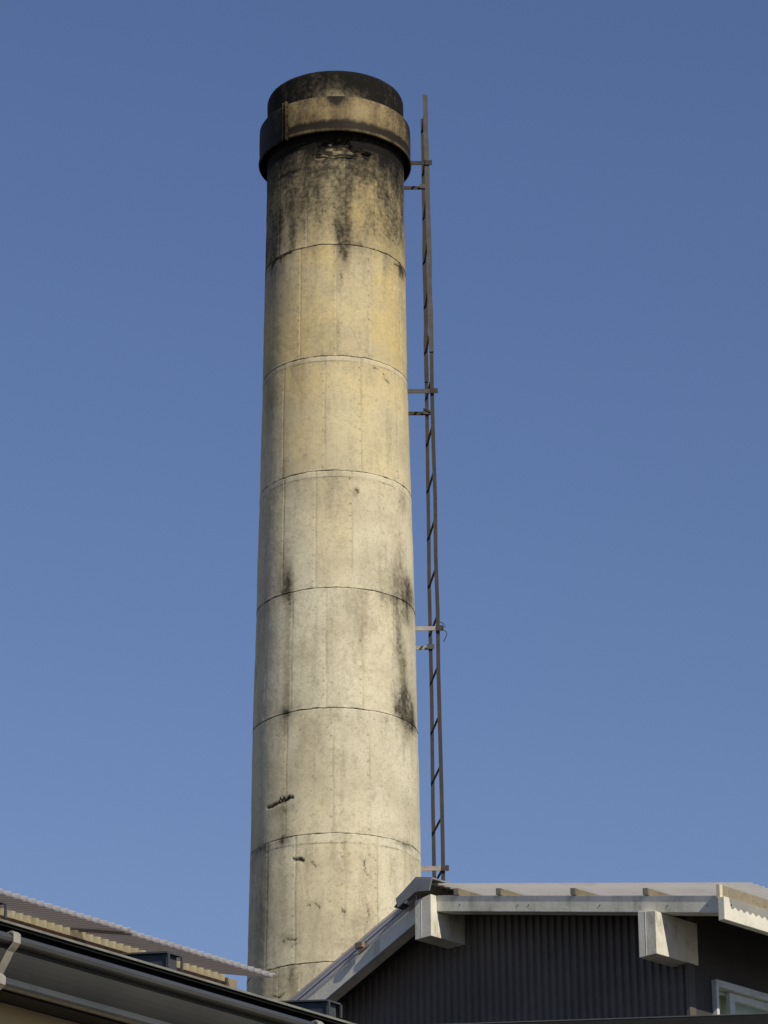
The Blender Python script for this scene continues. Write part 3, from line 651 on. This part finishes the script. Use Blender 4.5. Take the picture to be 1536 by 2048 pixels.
# wavy closure strip under the sheets along the right eave
wy = [(UE - .030 + .006 * math.sin(2 * math.pi * i / 8.0), .008 + CP * i / 8.0) for i in range(int((VE + .2) / CP * 8))]
nw = len(wy); zt_u = lambda u_: stop(u_) - .0105
cvs = [(a_, b_, zf1 + .001) for a_, b_ in wy] + [(a_, b_, zt_u(a_)) for a_, b_ in wy] + [(UE - .05, b_, zf1 + .001) for a_, b_ in wy] + [(UE - .05, b_, zt_u(UE - .05)) for a_, b_ in wy]
cfs = []
for i in range(nw - 1): cfs += [(i, i + 1, nw + i + 1, nw + i), (nw + i, nw + i + 1, 3 * nw + i + 1, 3 * nw + i), (2 * nw + i + 1, 2 * nw + i, 3 * nw + i, 3 * nw + i + 1), (i + 1, i, 2 * nw + i, 2 * nw + i + 1)]
cfs += [(0, nw, 3 * nw, 2 * nw), (nw - 1, 3 * nw - 1, 4 * nw - 1, 2 * nw - 1)]
MB().add(cvs, cfs).build('wavy_closure_strip', 'creamold', hs)
# ridge cap with an end plate
RC = -.07
def rct(u): return 6.652 - (0.23 * (u - RC) if u > RC else 0.62 * (RC - u))
ul_, ur_ = -.195, .045
MB().prism([(ul_, rct(ul_) - .008), (RC, rct(RC) - .008), (ur_, rct(ur_) - .008), (ur_, rct(ur_)), (RC, rct(RC)), (ul_, rct(ul_))], -.036, VE + .36).build('ridge_cap', 'ridge', hs)
MB().prism([(ul_ - .002, rct(ul_) - .060), (RC - .0, rct(RC) - .080), (ur_ - .020, rct(ur_) - .066), (ur_, rct(ur_) - .0085), (RC, rct(RC) - .0085), (ul_ - .014, rct(ul_) - .0085)], -.040, -.032).build('ridge_end_plate', 'ridge', hs, bevel=.002)
MB().prism([(ul_ - .032, rct(ul_) - .050), (ul_ + .005, rct(ul_) - .040), (ul_ + .005, rct(ul_) - .028), (ul_ - .008, rct(ul_) - .03)], -.034, .3).build('ridge_wing_fold', 'blackmetal', hs)

# ------------------------------------------------------------------ near house: dark seam roof, gutter, beige wall
B = Frame(39.0, atD(360, 1947, 7.2))
nh = thing('gutter_house', 'low beige house with dark seam-metal roof edge and charcoal gutter', 'house', tuple(B.O), -B.al)
ZE = 3.5295; SL = 0.144                       # roof edge height and pitch
V0, V1, UB = -3.2, 1.35, -1.75
roofz = lambda u: ZE - SL * u                 # u is negative going back
mb = MB().prism([(-.002, roofz(0) - .010), (-.002, roofz(0) - .003), (UB, roofz(UB) - .003), (UB, roofz(UB) - .010)], V0, V1)
mb.build('roof_panel', 'black', nh)
MB().box(-.0015, .003, V0, V1, ZE - .0045, ZE + .001).build('drip_edge', 'dripedge', nh, bevel=.0008)
MB().box(-.045, -.018, V0 + .01, V1 - .01, ZE - .152, ZE - .0105).build('eave_board', 'black', nh)
# seam battens with folded caps
bt = None
vbat = [B.onu(349, 1938, 0)[1] + k * .527 for k in range(-6, 3)]
for i, v in enumerate(vbat):
    if bt is None:
        bt = bpy.data.objects.new('seam_batten', None)
        body = MB().hexa([(-.010, -.019, roofz(-.01) - .002), (-.010, .019, roofz(-.01) - .002), (UB, .019, roofz(UB) - .002), (UB, -.019, roofz(UB) - .002),
                          (-.010, -.017, roofz(-.01) + .034), (-.010, .017, roofz(-.01) + .034), (UB, .017, roofz(UB) + .034), (UB, -.017, roofz(UB) + .034)])
        me_body = body.build('seam_batten', 'battensteel', nh, bevel=.001); me_body.location = (0, v, 0); first = me_body
        cap = MB().hexa([(.000, -.0235, roofz(0) + .0345), (.000, .0235, roofz(0) + .0345), (UB, .0235, roofz(UB) + .0345), (UB, -.0235, roofz(UB) + .0345),
                         (.000, -.0225, roofz(0) + .0385), (.000, .0225, roofz(0) + .0385), (UB, .0225, roofz(UB) + .0385), (UB, -.0225, roofz(UB) + .0385)])
        cap.box(-.0005, .0035, .0185, .0235, roofz(0) + .004, roofz(0) + .034).box(-.0005, .0035, -.0235, -.0185, roofz(0) + .004, roofz(0) + .034)
        capo = cap.build('seam_cap', 'battensteel', first); bt = first
    else:
        c = dup(first, nh, (0, v, 0)); dup(capo, c, (0, 0, 0))
# gutter: bead, ogee face, bottom roll
GU = 0.098
zb1 = B.onu(200, 1918, GU)[2]; zb0 = B.onu(200, 1937, GU)[2]; zg0 = B.onu(12, 1955, GU)[2]
rb = (zb1 - zb0) / 2; zc = (zb1 + zb0) / 2
zs = zc - rb
out = [(-.012, zb1 - .004), (-.012, zg0 + .004), (-.006, zg0 - .006), (.03, zg0 - .008), (GU - .050, zg0 - .006), (GU - .040, zg0 - .003), (GU - .036, zg0 + .002), (GU - .036, zg0 + .010), (GU - .040, zg0 + .013), (GU - .048, zg0 + .015)]
out += [(GU - .048 + .032 * t + .003 * math.sin(math.pi * t), zg0 + .018 + (zs - .010 - zg0 - .018) * t) for t in (0, .2, .4, .6, .8, 1.0)]
out += [(GU - .022, zs - .006), (GU - .022, zs - .001), (GU - .004, zs), (GU, zs + .003), (GU + .002, zc), (GU, zb1 - .004), (GU - .005, zb1), (GU - .014, zb1)]
inn = [(GU - .018, zb1 - .004), (GU - .025, zs - .003), (GU - .025, zs - .010), (GU - .052, zg0 + .018), (GU - .052, zg0 + .0), (.02, zg0 - .002), (-.008, zg0 + .002), (-.0095, zb1 - .004)]
gut = MB().prism(out + inn, V0, V1).build('gutter', 'gutter', nh, smooth=False)
MB().box(-.011, GU - .052, V0 + .002, V1 - .002, zg0 - .0105, zg0 - .0085).build('gutter_underside_shade', 'black', gut)  # added black strip that paints in the shade beneath the gutter
# cream hanger straps round the gutter
vs0 = B.onu(22, 1900, GU + .004)[1] + .014
hp = [(GU - .016, zb1 + .0015), (GU - .004, zb1 + .0025), (GU + .003, zb1 - .003), (GU + .0035, zs + .001), (GU - .006, zs - .008), (GU - .014, zs - .014), (GU - .042, zg0 + .020), (GU - .034, zg0 + .012), (GU - .0345, zg0 + .0), (GU - .042, zg0 - .007), (GU - .06, zg0 - .0125), (-.012, zg0 - .0135)]
hq = [(x + .003 * (1 if i < 9 else .2), z + (.003 if i < 3 else (-.003 if i > 7 else 0))) for i, (x, z) in enumerate(hp)]
hst = MB()
for i in range(len(hp) - 1):
    hst.prism([hp[i], hp[i + 1], hq[i + 1], hq[i]], -.0095, .0095)
hang = hst.build('gutter_hanger', 'strap', gut, bevel=0); hang.location = (0, vs0, 0)
for k in (-2, -1, 1): dup(hang, gut, (0, vs0 + k * .93, 0))
# soffit and walls
MB().box(-.44, -.0455, V0 + .05, V1 - .10, 0, ZE - .06).build('wall', 'beige', nh)
MB().box(UB, -.441, V0 + .05, V0 + .15, 0, ZE - .06).build('wall', 'beige', nh)
MB().box(UB, -.441, V1 - .2, V1 - .10, 0, ZE - .06).build('wall', 'beige', nh)
MB().box(UB, UB + .1, V0 + .151, V1 - .201, 0, ZE - .06).build('wall', 'beige', nh)

# ------------------------------------------------------------------ shed with corrugated plastic roof behind the near house
UEV = B.loc(atD(543, 1955, 10.3))[0]          # eave edge of the plastic roof
UWL = UEV - 0.215                             # shed wall line
ZEV = B.onu(300, 1877, UEV)[2]
zwl = B.onu(250, 1886, UWL)[2]
VEND = B.onu(447, 1962, UWL)[1]
sh = thing('shed', 'timber shed with grey corrugated plastic roof and yellowed wavy eave strip', 'shed', tuple(B.O), -B.al)
SS = (zwl - ZEV) / (UEV - UWL)
shz = lambda u: ZEV + SS * (UEV - u)
CPS = 0.0325; cas = .0095; ls = math.hypot(1, SS)
UBK = UWL - 1.6
y1 = VEND - .004; k = 0
while y1 > VEND - 4.6:
    y0 = y1 - CPS * (17.5 if k else 19.5)
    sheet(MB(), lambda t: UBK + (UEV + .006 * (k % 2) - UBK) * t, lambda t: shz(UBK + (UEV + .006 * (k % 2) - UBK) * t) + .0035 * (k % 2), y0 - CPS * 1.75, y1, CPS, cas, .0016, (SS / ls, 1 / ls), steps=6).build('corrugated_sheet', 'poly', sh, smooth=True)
    y1 = y0; k += 1
zc0 = shz(UWL) - cas - .002
VS0 = VEND - 4.6
# wavy closure strip: its own small upright waves
ny = int((VEND - VS0) / CPS * 8); top = []
cl = MB(); pr = [(UWL + .006 + .0045 * math.sin(2 * math.pi * i / 8.0), VS0 + (VEND - VS0) * i / ny) for i in range(ny + 1)]
vs_ = [(u_, v_, zc0 - .019) for u_, v_ in pr] + [(u_, v_, zc0 + .004) for u_, v_ in pr] + [(UWL - .008, v_, zc0 - .019) for u_, v_ in pr] + [(UWL - .008, v_, zc0 + .004) for u_, v_ in pr]
n = ny + 1; fs = []
for i in range(ny): fs += [(i, i + 1, n + i + 1, n + i), (n + i, n + i + 1, 3 * n + i + 1, 3 * n + i), (2 * n + i + 1, 2 * n + i, 3 * n + i, 3 * n + i + 1), (i + 1, i, 2 * n + i, 2 * n + i + 1)]
fs += [(0, n, 3 * n, 2 * n), (ny, 2 * n + ny, 3 * n + ny, n + ny)]
cl.add(vs_, fs).build('wavy_closure_strip', 'cream', sh)
MB().box(UWL - .06, UWL + .012, VS0, VEND - .002, zc0 - .052, zc0 - .0195).build('eave_rail', 'brown', sh, bevel=.002)
MB().box(UWL - .09, UWL + .016, VEND - .0015, VEND + .045, zc0 - .075, zc0 - .006).build('rail_end_block', 'wood', sh, bevel=.002)
for v in [VEND - .02 - i * 0.9 for i in range(6)]:
    MB().box(UBK, UWL - .0602, v - .045, v, shz(UWL) - .12, shz(UWL) - .02).build('rafter', 'wood', sh)
MB().box(UWL - .05, UWL, VS0, VEND, 0, zc0 - .053).build('wall', 'brown', sh)
MB().box(UBK, UBK + .05, VS0, VEND, 0, shz(UBK) - .012).build('wall', 'brown', sh)
MB().box(UBK + .0502, UWL - .0502, VEND - .05, VEND - .002, 0, shz(UWL) - .13).build('wall', 'brown', sh)
MB().box(UBK + .0502, UWL - .0502, VS0, VS0 + .05, 0, shz(UWL) - .13).build('wall', 'brown', sh)

# ------------------------------------------------------------------ low building with dark metal coping in front of the gabled house
c0 = atD(985, 2047.5, 11.6)
q1 = plane_hit(1536, 2029, np.array([0, 0, c0[2]]), np.array([0, 0, 1.0]))
dirv = (q1 - c0); ang = math.atan2(dirv[1], dirv[0])
lb = thing('coping_building', 'flat-roofed dark building topped by a thin black metal coping', 'building', (c0[0], c0[1], 0), ang)
zt = float(c0[2])
MB().box(-.4, 5.0, -.012, .14, zt - .09, zt).build('coping', 'black', lb, bevel=.004)
MB().box(-.4, 5.0, -.014, -.0122, zt - .0015, zt + .002).build('coping_lip', 'battensteel', lb)
MB().box(-.38, 4.98, .0, .12, 0, zt - .0905).build('wall', 'siding', lb)
MB().box(-.38, -.26, .1205, 1.6, 0, zt - .2).build('wall', 'siding', lb)
MB().box(4.86, 4.98, .1205, 1.6, 0, zt - .2).build('wall', 'siding', lb)
MB().box(-.2599, 4.8599, 1.48, 1.6, 0, zt - .2).build('wall', 'siding', lb)
MB().box(-.2599, 4.8599, .1205, 1.4799, zt - .24, zt - .2).build('flat_roof', 'blackmetal', lb)
